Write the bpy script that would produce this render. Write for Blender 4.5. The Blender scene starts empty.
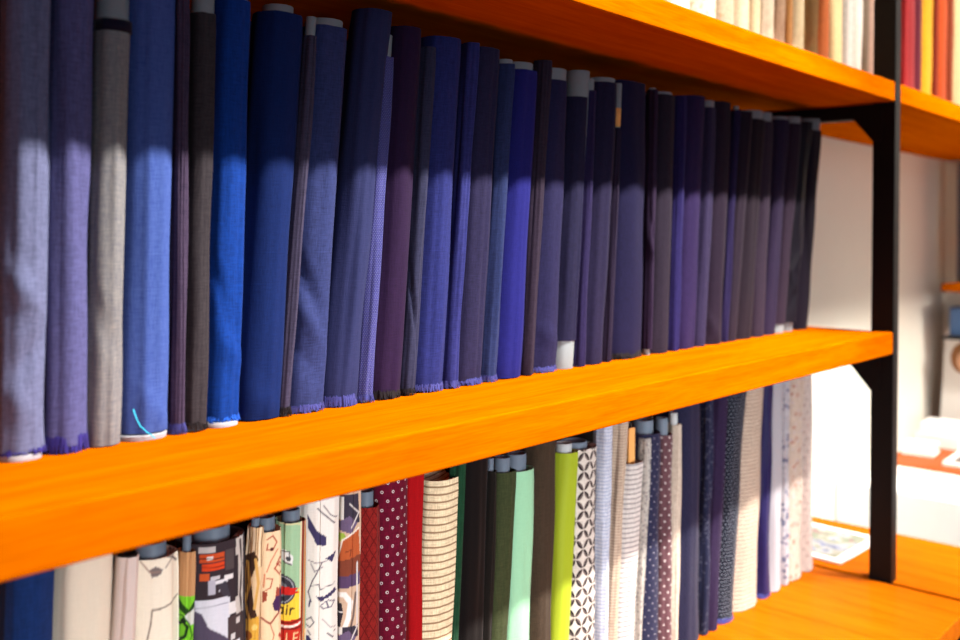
import bpy, math, random
import numpy as np
from mathutils import Vector, Matrix, noise
random.seed(7)
C = bpy.context.scene.collection
CAMZ = 1.5                      # eye height
YAW = math.radians(41.8)        # shelf direction (+X) lies this far right of the view axis
ROLL = math.radians(0.5)
FPX = 960.0
HOR = 232.0
# ------------------------------------------------------------------ helpers
fwd = Vector((math.cos(YAW), math.sin(YAW), 0)); rgt = Vector((math.sin(YAW), -math.cos(YAW), 0)); up = Vector((0, 0, 1))
R_ = rgt*math.cos(ROLL)+up*math.sin(ROLL); U_ = up*math.cos(ROLL)-rgt*math.sin(ROLL)
def sight(px, py):
    """bearing from the shelf axis and slope of the line of sight to a measured point"""
    d = fwd + R_*((px-480)/FPX) + U_*((HOR-py)/FPX)
    return math.atan2(d.y, d.x), d.z/math.hypot(d.x, d.y), d
def s2l(c):
    out = []
    for v in c:
        v = v/255.0
        out.append(v/12.92 if v <= .04045 else ((v+.055)/1.055)**2.4)
    return tuple(out)
def link(name, me, mat=None, parent=None):
    o = bpy.data.objects.new(name, me); C.objects.link(o)
    if mat is not None:
        for m in (mat if isinstance(mat, list) else [mat]): me.materials.append(m)
    if parent is not None: o.parent = parent
    return o
def mesh(verts, faces, smooth=False):
    me = bpy.data.meshes.new('m'); me.from_pydata([tuple(v) for v in verts], [], faces); me.update()
    if smooth: me.shade_smooth(); me.set_sharp_from_angle(angle=math.radians(50))
    return me
def box(x0, x1, y0, y1, z0, z1):
    v = [(x, y, z) for x in (x0, x1) for y in (y0, y1) for z in (z0, z1)]
    f = [(0, 1, 3, 2), (4, 6, 7, 5), (0, 4, 5, 1), (2, 3, 7, 6), (0, 2, 6, 4), (1, 5, 7, 3)]
    return v, f
def join(*vf):
    V, F = [], []
    for v, f in vf:
        n = len(V); V += list(v); F += [tuple(i+n for i in q) for q in f]
    return V, F
def prism(poly, axis, a, b):
    """poly: 2-D outline, extruded along axis 0/1/2 between a and b"""
    def P(p, t):
        if axis == 0: return (t, p[0], p[1])
        if axis == 1: return (p[0], t, p[1])
        return (p[0], p[1], t)
    n = len(poly)
    v = [P(p, a) for p in poly]+[P(p, b) for p in poly]
    f = [tuple(range(n))[::-1], tuple(range(n, 2*n))]+[(i, (i+1) % n, n+(i+1) % n, n+i) for i in range(n)]
    return v, f
def bevel(o, w, seg=2):
    m = o.modifiers.new('bevel', 'BEVEL'); m.width = w; m.segments = seg; m.limit_method = 'ANGLE'
def empty(name, loc, label, cat, group=None):
    o = bpy.data.objects.new(name, None); C.objects.link(o); o.location = loc
    o.empty_display_size = .05
    return tag(o, label, cat, group)
def tag(o, label, cat, group=None):
    o['label'] = label; o['category'] = cat
    if group: o['group'] = group
    return o
def struct(o, label=None):
    o['kind'] = 'structure'
    if label: o['label'] = label
    return o
# ------------------------------------------------------------------ node maths
class N:
    def __init__(s, nt, sock): s.nt = nt; s.k = sock
    def _m(s, op, *a):
        n = s.nt.nodes.new('ShaderNodeMath'); n.operation = op
        for i, x in enumerate((s,)+a):
            if isinstance(x, N): s.nt.links.new(x.k, n.inputs[i])
            else: n.inputs[i].default_value = x
        return N(s.nt, n.outputs[0])
    def __add__(s, o): return s._m('ADD', o)
    def __sub__(s, o): return s._m('SUBTRACT', o)
    def __mul__(s, o): return s._m('MULTIPLY', o)
    def __truediv__(s, o): return s._m('DIVIDE', o)
    def fl(s): return s._m('FLOOR')
    def fr(s): return s._m('FRACT')
    def ab(s): return s._m('ABSOLUTE')
    def sq(s): return s._m('SQRT')
    def sin(s): return s._m('SINE')
    def lt(s, o): return s._m('LESS_THAN', o)
    def gt(s, o): return s._m('GREATER_THAN', o)
    def mx(s, o): return s._m('MAXIMUM', o)
    def mn(s, o): return s._m('MINIMUM', o)
    def md(s, o): return s._m('FLOORED_MODULO', o)
def ramp(nt, val, lo, hi):
    n = nt.nodes.new('ShaderNodeMapRange'); n.clamp = True
    nt.links.new(val.k, n.inputs[0]); n.inputs[1].default_value = lo; n.inputs[2].default_value = hi
    return N(nt, n.outputs[0])
def mixc(nt, fac, a, b):
    n = nt.nodes.new('ShaderNodeMix'); n.data_type = 'RGBA'
    if isinstance(fac, N): nt.links.new(fac.k, n.inputs[0])
    else: n.inputs[0].default_value = fac
    for x, i in ((a, 6), (b, 7)):
        if isinstance(x, tuple): n.inputs[i].default_value = (*x[:3], 1)
        else: nt.links.new(x, n.inputs[i])
    return n.outputs[2]
def noise_tex(nt, vec, scale, detail=2, rough=.5):
    n = nt.nodes.new('ShaderNodeTexNoise'); n.inputs['Scale'].default_value = scale
    n.inputs['Detail'].default_value = detail; n.inputs['Roughness'].default_value = rough
    nt.links.new(vec, n.inputs['Vector']); return n
def comb(nt, x, y, z=0.0):
    n = nt.nodes.new('ShaderNodeCombineXYZ')
    for i, q in enumerate((x, y, z)):
        if isinstance(q, N): nt.links.new(q.k, n.inputs[i])
        else: n.inputs[i].default_value = q
    return n.outputs[0]
def newmat(name):
    m = bpy.data.materials.new(name); m.use_nodes = True
    nt = m.node_tree; b = nt.nodes['Principled BSDF']; return m, nt, b
def simple(name, col, rough=.5, metal=0, spec=.5, bumpy=0, bscale=60, var=.04):
    m, nt, b = newmat(name)
    tc = nt.nodes.new('ShaderNodeTexCoord')
    n = noise_tex(nt, tc.outputs['Object'], bscale, 3)
    c = s2l(col)
    nt.links.new(mixc(nt, N(nt, n.outputs['Fac']), tuple(x*(1-var) for x in c), tuple(min(1, x*(1+var)) for x in c)), b.inputs['Base Color'])
    b.inputs['Roughness'].default_value = rough; b.inputs['Metallic'].default_value = metal
    b.inputs['Specular IOR Level'].default_value = spec
    if bumpy:
        bp = nt.nodes.new('ShaderNodeBump'); bp.inputs['Strength'].default_value = bumpy; bp.inputs['Distance'].default_value = .002
        nt.links.new(n.outputs['Fac'], bp.inputs['Height']); nt.links.new(bp.outputs[0], b.inputs['Normal'])
    return m
def wood(name, c0, c1, rough=.35, ax='X', coat=.25):
    m, nt, b = newmat(name)
    tc = nt.nodes.new('ShaderNodeTexCoord')
    mp = nt.nodes.new('ShaderNodeMapping'); nt.links.new(tc.outputs['Object'], mp.inputs[0])
    mp.inputs['Scale'].default_value = (1.6, 22, 22) if ax == 'X' else (22, 1.6, 22)
    n1 = noise_tex(nt, mp.outputs[0], 1.5, 5, .6); n1.inputs['Distortion'].default_value = .6
    mp2 = nt.nodes.new('ShaderNodeMapping'); nt.links.new(tc.outputs['Object'], mp2.inputs[0])
    mp2.inputs['Scale'].default_value = (12, 260, 260) if ax == 'X' else (260, 12, 260)
    n2 = noise_tex(nt, mp2.outputs[0], 1.5, 3, .6)
    f = ramp(nt, N(nt, n1.outputs['Fac'])*.6+N(nt, n2.outputs['Fac'])*.4, .38, .62)
    col = mixc(nt, f, s2l(c0), s2l(c1))
    nt.links.new(col, b.inputs['Base Color'])
    b.inputs['Roughness'].default_value = rough; b.inputs['Specular IOR Level'].default_value = .0; b.inputs['Specular Tint'].default_value = (1, .6, .2, 1)
    b.inputs['Coat Weight'].default_value = coat; b.inputs['Coat Roughness'].default_value = .25
    bp = nt.nodes.new('ShaderNodeBump'); bp.inputs['Strength'].default_value = .15; bp.inputs['Distance'].default_value = .001
    nt.links.new(n2.outputs['Fac'], bp.inputs['Height']); nt.links.new(bp.outputs[0], b.inputs['Normal'])
    return m
# ------------------------------------------------------------------ cloth
DYE = .42
def cloth(name, col, pat=None, vary=.34, rough=.85, sheen=.06, **k):
    """woven cloth; UV is in metres round / up the roll"""
    m, nt, b = newmat(name)
    uv = nt.nodes.new('ShaderNodeUVMap'); uv.uv_map = 'UVMap'
    sp = nt.nodes.new('ShaderNodeSeparateXYZ'); nt.links.new(uv.outputs[0], sp.inputs[0])
    u = N(nt, sp.outputs[0]); v = N(nt, sp.outputs[1])
    nu = noise_tex(nt, comb(nt, u*70, v*520), 1, 2, .6)      # weft slubs, run round the roll
    nv = noise_tex(nt, comb(nt, u*520, v*60), 1, 2, .6)       # warp
    w = N(nt, nu.outputs['Fac'])*.5+N(nt, nv.outputs['Fac'])*.5
    w = ramp(nt, w, .32, .68)
    if pat == 'art':
        vc = nt.nodes.new('ShaderNodeVertexColor'); vc.layer_name = 'print'; basec = vc.outputs[0]
        dark = nt.nodes.new('ShaderNodeMix'); dark.data_type = 'RGBA'; dark.blend_type = 'MULTIPLY'; dark.inputs[0].default_value = .08
        nt.links.new(basec, dark.inputs[6]); g = mixc(nt, w, (0, 0, 0), (1, 1, 1)); nt.links.new(g, dark.inputs[7])
        out = dark.outputs[2]
    else:
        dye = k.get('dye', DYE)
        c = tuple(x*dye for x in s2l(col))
        c2 = tuple(x*dye for x in s2l(k['c2'])) if 'c2' in k else None
        if c2 and pat is None:
            out = mixc(nt, w, c2, c)
        else:
            out = mixc(nt, w, tuple(x*(1-vary) for x in c), tuple(min(1, x*(1+vary)) for x in c))
        p = k.get('p', .006)
        if pat == 'stripes':
            f = ramp(nt, ((v*(6.2832/p)).sin()), k.get('lo', .55), k.get('lo', .55)+.25)
            out = mixc(nt, f*k.get('amt', 1.0), out, c2)
        if pat == 'vstripes':
            f = ramp(nt, ((u*(6.2832/p)).sin()), .3, .6); out = mixc(nt, f*k.get('amt', 1.0), out, c2)
        if pat in ('dots', 'paisley'):
            pv = k.get('pv', p)
            row = (v/pv).fl(); uu = (u/p+row*.5).fr()-.5; vv = (v/pv).fr()-.5
            dx = uu*p; dy = vv*pv
            d = (dx*dx+dy*dy*k.get('ell', 1.0)).sq()
            r = k.get('r', .0012)
            f = d.lt(r)
            if pat == 'paisley':
                ex = dx-.0003; d2 = (ex*ex+dy*dy).sq(); f = f*(d2.gt(r*.45))
            out = mixc(nt, f*k.get('amt', 1.0), out, c2)
        if pat == 'diamond':      # woven lozenge lines
            a = ((u+v*.6)/p).fr()-.5; a = a.ab(); bq = ((u-v*.6)/p).fr()-.5; bq = bq.ab()
            f = a.gt(.43).mx(bq.gt(.43)); out = mixc(nt, f*.7, out, c2)
        if pat == 'lattice':      # petals where neighbouring circles overlap
            a = (u*1.25+v)/p*.7071; bq = (v-u*1.25)/p*.7071
            x = (a.fr()-.5).ab(); y = (bq.fr()-.5).ab()
            mxx = x.mx(y); mnn = x.mn(y)
            o1 = (mxx*-1.0+1.0)
            d1 = (o1*o1+mnn*mnn).sq()
            f = d1.lt(.68)
            cellp = (a.fl()+bq.fl()).md(2.0)
            grey = mixc(nt, cellp, s2l((30, 24, 26)), s2l((88, 76, 74)))
            out = mixc(nt, f, out, grey)
        if pat == 'blotch':
            vo = nt.nodes.new('ShaderNodeTexVoronoi'); vo.inputs['Scale'].default_value = 1.0
            wob = noise_tex(nt, comb(nt, u*120, v*120), 1, 3)
            nt.links.new(comb(nt, u/p+N(nt, wob.outputs['Fac']), v/p+N(nt, wob.outputs['Fac'])*.7), vo.inputs['Vector'])
            f = N(nt, vo.outputs['Distance']).lt(k.get('r', .38))
            out = mixc(nt, f*k.get('amt', .8), out, c2)
            if 'c3' in k:
                vo2 = noise_tex(nt, comb(nt, u/p*1.3+7.0, v/p*1.3), 1, 2)
                out = mixc(nt, N(nt, vo2.outputs['Fac']).gt(.62)*.8, out, s2l(k['c3']))
        if pat == 'knit':         # rows of little loops
            row = (v/p).fl(); uu = ((u/(p*.8)+row*.5).fr()-.5).ab(); vv = ((v/p).fr()-.5).ab()
            f = (uu*uu+vv*vv).sq().gt(.42); out = mixc(nt, f*.75, out, c2)
    nt.links.new(out, b.inputs['Base Color'])
    b.inputs['Roughness'].default_value = rough
    b.inputs['Specular IOR Level'].default_value = k.get('spec', .08)
    b.inputs['Sheen Weight'].default_value = sheen; b.inputs['Sheen Roughness'].default_value = .5
    bp = nt.nodes.new('ShaderNodeBump'); bp.inputs['Strength'].default_value = .35; bp.inputs['Distance'].default_value = .0006
    nt.links.new(w.k, bp.inputs['Height']); nt.links.new(bp.outputs[0], b.inputs['Normal'])
    return m
M = {}
M['shelf'] = wood('honey_wood', (158, 70, 0), (180, 90, 0), .42, coat=0)
M['counter'] = wood('counter_wood', (152, 70, 2), (174, 88, 6), .4, 'Y', coat=.05)
M['tablewood'] = wood('table_wood', (140, 66, 26), (160, 82, 36), .45, 'Y')
M['black'] = simple('black_steel', (13, 11, 12), .5, .0, .15, .1, 300)
M['tube'] = simple('pale_tube', (114, 124, 127), .5, 0, .5, .1, 120, .08)
M['tubew'] = simple('white_tube', (170, 172, 170), .5, 0, .5, .1, 120, .06)
M['tubed'] = simple('grey_plastic_tube', (96, 108, 120), .35, 0, .5, 0, 90, .1)
M['lining'] = simple('lining_cloth', (150, 150, 156), .9, 0, .1, .2, 400, .1)
M['kraft'] = simple('kraft_board', (214, 150, 84), .8, 0, .2, .1, 200, .06)
M['wall'] = simple('wall_plaster', (224, 222, 210), .9, 0, .2, .1, 40, .02)
M['ceil'] = simple('ceiling_paint', (60, 58, 58), .9, 0, .2, 0, 30, .02)
M['floor'] = simple('floor_grey', (70, 60, 54), .5, 0, .4, .05, 8, .1)
M['panel'] = simple('back_panel', (22, 18, 17), .7, 0, .3, 0, 30, .1)
M['white'] = simple('white_lacquer', (244, 242, 238), .4, 0, .5, 0, 30, .02)
M['paper'] = simple('white_paper', (232, 228, 222), .7, 0, .3, 0, 90, .02)
# ------------------------------------------------------------------ prints painted on the cloth
class Art:
    def __init__(s, bg): s.bg = bg; s.ops = []
    def poly(s, pts, col): s.ops.append(('p', pts, col)); return s
    def line(s, pts, w, col): s.ops.append(('l', pts, w, col)); return s
    def disc(s, x, y, r, col, ry=None): s.ops.append(('d', x, y, r, ry or r, col)); return s
    def rect(s, x0, y0, x1, y1, col): return s.poly([(x0, y0), (x1, y0), (x1, y1), (x0, y1)], col)
    def text(s, txt, x, y, h, col, w=1.0, slant=0.0):
        G = {'a': [[(.8, .45), (.45, .4), (.1, .6), (.1, .85), (.4, 1), (.8, .85)], [(.8, .4), (.8, 1)]], 'i': [[(.5, .42), (.5, 1)], [(.5, .15), (.5, .2)]],
             'r': [[(.3, .42), (.3, 1)], [(.3, .6), (.55, .42), (.85, .45)]], 'L': [[(.15, 0), (.15, 1), (.8, 1)]],
             'E': [[(.8, 0), (.15, 0), (.15, 1), (.8, 1)], [(.15, .5), (.7, .5)]], 'M': [[(.05, 1), (.1, 0), (.5, .6), (.9, 0), (.95, 1)]]}
        adv = {'i': .45}
        cx = x
        for ch in txt:
            for st in G[ch]:
                s.line([(cx+(p[0]*.62-(.15 if ch == 'i' else 0)+slant*(1-p[1]))*h, y+p[1]*h) for p in st], w, col)
            cx += h*.72*adv.get(ch, 1)
        return s
    def paint(s, u, v):
        out = np.empty((len(u), 3)); out[:] = s2l(s.bg)
        for op in s.ops:
            c = s2l(op[-1])
            if op[0] == 'p':
                P = op[1]; ins = np.zeros(len(u), bool)
                for i in range(len(P)):
                    x0, y0 = P[i]; x1, y1 = P[i-1]
                    if y0 == y1: continue
                    cr = ((y0 > v) != (y1 > v)) & (u < (x1-x0)*(v-y0)/(y1-y0)+x0)
                    ins ^= cr
                out[ins] = c
            elif op[0] == 'l':
                P, w = op[1], op[2]
                for i in range(len(P)-1):
                    ax, ay = P[i]; bx, by = P[i+1]; L = (bx-ax)**2+(by-ay)**2+1e-9
                    t = np.clip(((u-ax)*(bx-ax)+(v-ay)*(by-ay))/L, 0, 1)
                    d = np.hypot(u-ax-t*(bx-ax), v-ay-t*(by-ay))
                    a = np.clip((w/2+.35-d)/.7, 0, 1)[:, None]
                    out = out*(1-a)+np.array(c)*a
            else:
                d = np.hypot((u-op[1])/op[3], (v-op[2])/op[4]); out[d < 1] = c
        return out
def offs(ox, oy, pts): return [(x-ox, y-oy) for x, y in pts]
# ------------------------------------------------------------------ the roll
DF = .965
def outline(th, rx, ry, seam, step, sq=2.35):
    c, s = math.cos(th), math.sin(th)
    k = (abs(c)**sq+abs(s)**sq)**(-1/sq)
    d = ((th-seam) % (2*math.pi))/(2*math.pi)
    k *= 1+step*(.5-d)/max(rx, .02)
    return rx*k*c, ry*k*s
def roll(idx, Xb, Xt, rx, ry, zb, ztop, zshelf, mat, label, group, tube=None, tube_r=None, tube_mat=None,
         fringe=None, lining=None, raised=0., amp=.0017, folds=(), seam=None, step=.0016, df=0., art=None, span=None, cat='fabric roll', flare=0., kraft=None, band=None):
    """a length of cloth rolled round a tube: parts fabric, cardboard_tube; frayed_hem is part of the fabric"""
    rnd = random.Random(idx*31+5)
    Y = DF+ry+df
    e = empty('fabric_roll', (Xb, Y, CAMZ+zshelf), label, cat, group)
    H = ztop-zshelf; z0 = raised+(.008 if fringe or lining else .0015)
    lean = (Xt-Xb)
    seam = math.radians(rnd.uniform(200, 330)) if seam is None else math.radians(seam)
    if art:
        fr = np.linspace(math.radians(150), math.radians(375), 110)
        bk = np.linspace(math.radians(375), math.radians(510), 14)[1:-1]
        ths = list(fr)+list(bk); nz = 330
    else:
        ths = [2*math.pi*i/56 for i in range(56)]; nz = 46
    nt_ = len(ths); ox, oy = rnd.random()*50, rnd.random()*50
    V = []; zz = []
    for j in range(nz+1):
        t = j/nz; z = z0+(H-z0)*t
        for th in ths:
            x, y = outline(th, rx, ry, seam, step)
            w = noise.noise(Vector((math.cos(th)*1.3+ox, math.sin(th)*1.3+oy, z*7)))*amp*1.6
            w += noise.noise(Vector((math.cos(th)*3+oy, math.sin(th)*3, z*2.2+ox)))*amp
            for (fz, fth, fa, fs) in folds:      # creases that run slantwise
                q = (z-fz)+fs*(((th-math.radians(fth)+math.pi) % (2*math.pi))-math.pi)
                dth = ((th-math.radians(fth)+math.pi) % (2*math.pi))-math.pi
                w += fa*math.exp(-(q/.014)**2)*math.exp(-(dth/.75)**2)
            if flare: w += flare*math.exp(-(z-z0)/.02)
            if t > .96: w -= (t-.96)/.04*.0008
            L = math.hypot(x, y)
            if tube_r: w = max(w, tube_r+.0014-L)
            k = (L+w)/L
            V.append((x*k+lean*t, y*k, z)); zz.append(z)
    F = []; 
    for j in range(nz):
        for i in range(nt_):
            a = j*nt_+i; b2 = j*nt_+(i+1) % nt_
            F.append((a, b2, b2+nt_, a+nt_))
    nb = len(F)
    # rolled top end: steps down in a spiral towards the tube
    tr = tube_r or min(rx, ry)*.62
    top = nz*nt_
    prev = [top+i for i in range(nt_)]
    for (s, dz) in ((.9, -.001), (.82, -.006), (.74, -.002), (.0, -.010)):
        cur = []
        for i, th in enumerate(ths):
            x, y = outline(th, rx, ry, seam, step)
            L = math.hypot(x, y); q = (tr*.97/L) if s == 0 else max(s, tr/L)
            cur.append(len(V)); V.append((x*q+lean, y*q, H+dz+rnd.uniform(-.0006, .0006)))
        for i in range(nt_): F.append((prev[i], prev[(i+1) % nt_], cur[(i+1) % nt_], cur[i]))
        prev = cur
    if tube is None and not raised:
        cc = len(V); V.append((lean, 0, H-.014))
        for i in range(nt_): F.append((prev[i], prev[(i+1) % nt_], cc))
    bot = len(V); V.append((0, 0, z0+.004))
    for i in range(nt_): F.append((bot, (i+1) % nt_, i))
    me = mesh(V, F, True)
    # UV in metres
    uvl = me.uv_layers.new(name='UVMap')
    arc = [0.0]
    for i in range(1, nt_+1):
        a = ths[i-1]; b2 = ths[i % nt_]
        pa = outline(a, rx, ry, seam, 0); pb = outline(b2, rx, ry, seam, 0)
        arc.append(arc[-1]+math.hypot(pa[0]-pb[0], pa[1]-pb[1]))
    ncap = len(F)
    for fi, f in enumerate(me.polygons):
        for li, vi in zip(f.loop_indices, f.vertices):
            co = me.vertices[vi].co
            if fi < nb:
                i = fi % nt_; nx = (vi % nt_) != i
                uvl.data[li].uv = (arc[i+1] if nx else arc[i], co.z)
            else: uvl.data[li].uv = (co.x, co.y+co.z)
    if art:
        pe = me.color_attributes.new('print', 'FLOAT_COLOR', 'POINT')
        uL, uR, mpp, phi, vz = span
        P = np.array(V); d = (P[:, 0]-lean*((P[:, 2]-z0)/(H-z0)))*math.sin(phi)-P[:, 1]*math.cos(phi)   # across the side seen
        Wd = uR
        u = (d-uL[0])/(uL[1]-uL[0])*Wd
        v = (H-vz-P[:, 2])/mpp
        v = np.where(v > 125, v % 118+4, v)
        col = art.paint(u, v)
        rgba = np.ones((len(V), 4)); rgba[:, :3] = col
        pe.data.foreach_set('color', rgba.astype(np.float32).ravel())
    fo = link('fabric', me, mat, e)
    # tube
    if tube is not None or raised:
        zt = (tube-zshelf) if tube is not None else H-.004
        zt = max(zt, H+.001) if tube is not None else zt
        zlo = .0005 if (raised or not fringe) else .0005
        tv, tf = [], []
        n = 28; k = lean/(H-z0)
        prof = [(tr, zlo), (tr, zt-.0008), (tr-.0008, zt), (tr-.0026, zt), (tr-.0034, zt-.0008), (tr-.0034, zlo)]
        for (r, z) in prof:
            for i in range(n):
                a = 2*math.pi*i/n; tv.append((r*math.cos(a)+k*z, r*math.sin(a), z))
        for q in range(len(prof)):
            q2 = (q+1) % len(prof)
            for i in range(n):
                tf.append((q*n+i, q*n+(i+1) % n, q2*n+(i+1) % n, q2*n+i))
        link('cardboard_tube', mesh(tv, tf, True), tube_mat or M['tube'], e)
    if kraft:                                    # a strip of board slipped inside the top of the roll
        kt = kraft-zshelf
        bx = box(-.010, .010, -ry*.3, -ry*.3+.004, H-.08, kt)
        o = link('kraft_board', mesh([(x+lean, y-.004, z) for x, y, z in bx[0]], bx[1]), M['kraft'], e)
    if band:                                     # selvedge band woven at the top edge
        (zb0, zb1, bm) = band
        bv, bf = [], []
        k = lean/(H-z0)
        for z in (zb0-zshelf, zb1-zshelf):
            for th in ths:
                x, y = outline(th, rx+.0014, ry+.0014, seam, step); bv.append((x+k*z, y, z))
        bf = [(i, (i+1) % nt_, nt_+(i+1) % nt_, nt_+i) for i in range(nt_)]
        o = link('selvedge_band', mesh(bv, bf, True), bm, fo)
        sm = o.modifiers.new('s', 'SOLIDIFY'); sm.thickness = .0006
    if lining:                                   # white disc of the inner layer under the hem
        pass
    if fringe:
        fm, hgt = fringe
        fv, ff = [], []; nn = 110
        for i in range(nn):
            a = 2*math.pi*i/nn; a2 = 2*math.pi*(i+.85)/nn
            lo = raised+(.0052 if lining else .0006)+max(0, rnd.gauss(.001, .002)); hi = z0+hgt*.75+rnd.uniform(-.0015, .0015)
            fl = rnd.uniform(.0, .0022)
            for (aa, z, o) in ((a, hi, .0003), (a2, hi, .0003), (a2+rnd.uniform(-.02, .02), lo, fl+.0006), (a+rnd.uniform(-.02, .02), lo, fl+.0006)):
                x, y = outline(aa, rx+o, ry+o, seam, step); fv.append((x+flare*.6*math.cos(aa), y+flare*.6*math.sin(aa), z))
            ff.append((4*i, 4*i+1, 4*i+2, 4*i+3))
        o = link('frayed_hem', mesh(fv, ff), fm, fo)
        sm = o.modifiers.new('s', 'SOLIDIFY'); sm.thickness = .0004
    if lining:
        lv, lf = [], []; n = 40
        for (q, z) in ((.0, .0004), (.96, .0004), (.98, .0052), (.95, .0062), (0, .0064)):
            for i in range(n):
                x, y = outline(2*math.pi*i/n, rx, ry, seam, 0); lv.append((x*max(q, .01)-.001, y*max(q, .01)-.0035*q, z))
        for r in range(4):
            for i in range(n): lf.append((r*n+i, r*n+(i+1) % n, (r+1)*n+(i+1) % n, (r+1)*n+i))
        link('inner_layer', mesh(lv, lf, True), M['lining'], e)
    return e
def solve(rows, X0, ytest, rmin=.008, dfs=None):
    """rows: (xt,yt,xb,yb) sight lines past each roll's right flank -> centres and radii of a touching row"""
    n = len(rows)
    ph = [sight(r[2], r[3])[0] for r in rows]
    def cen(phi, rx_):
        ry_ = RY(rx_); w = math.hypot(rx_*math.sin(phi), ry_*math.cos(phi))
        return ((DF+ry_)*math.cos(phi)-w)/math.sin(phi)
    RY = lambda r: .75*r+.006
    rx = []; S = [DF/math.tan(p) for p in ph]
    edge = None
    for i in range(n):
        tgt = (S[i]-(S[i-1] if i else X0))/2
        if edge is None: r = max(tgt, rmin)
        else:
            lo, hi = .002, .09           # touch the neighbour on the left
            for _ in range(40):
                r = (lo+hi)/2
                if cen(ph[i], r)-r > edge: lo = r
                else: hi = r
            r = max(rmin, min(.85*r+.15*tgt, 1.7*tgt))
        rx.append(r); edge = cen(ph[i], r)+r
    out = []
    for i in range(n):
        rxx = rx[i]; ry = RY(rxx)
        pt, st, _ = sight(rows[i][0], rows[i][1]); pb, sb, _ = sight(rows[i][2], rows[i][3])
        xb = cen(pb, rxx); xt = cen(pt, rxx)
        def dist(phi, x): return (x*math.cos(phi)+(DF+ry)*math.sin(phi))
        zt = dist(pt, xt)*st; zb = dist(pb, xb)*sb
        out.append((xb, zb, xt, zt, rxx, ry, pb))
    return out
def z_at(px, py, X, Y):
    ph, sl, _ = sight(px, py); return math.hypot(X, Y)*sl
# heights relative to the eye
ZM, ZU, ZL, TH, THM = -.230, .366, -.827, .047, .052
fr_p = cloth('violet_threads', (70, 60, 160), vary=.4)
fr_b = cloth('blue_threads', (40, 110, 240), vary=.4)
fr_n = cloth('navy_threads', (88, 92, 176), vary=.4)
fr_d = cloth('dark_threads', (44, 38, 42), vary=.4)
G1 = 'suiting fabric rolls on the middle shelf'
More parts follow.
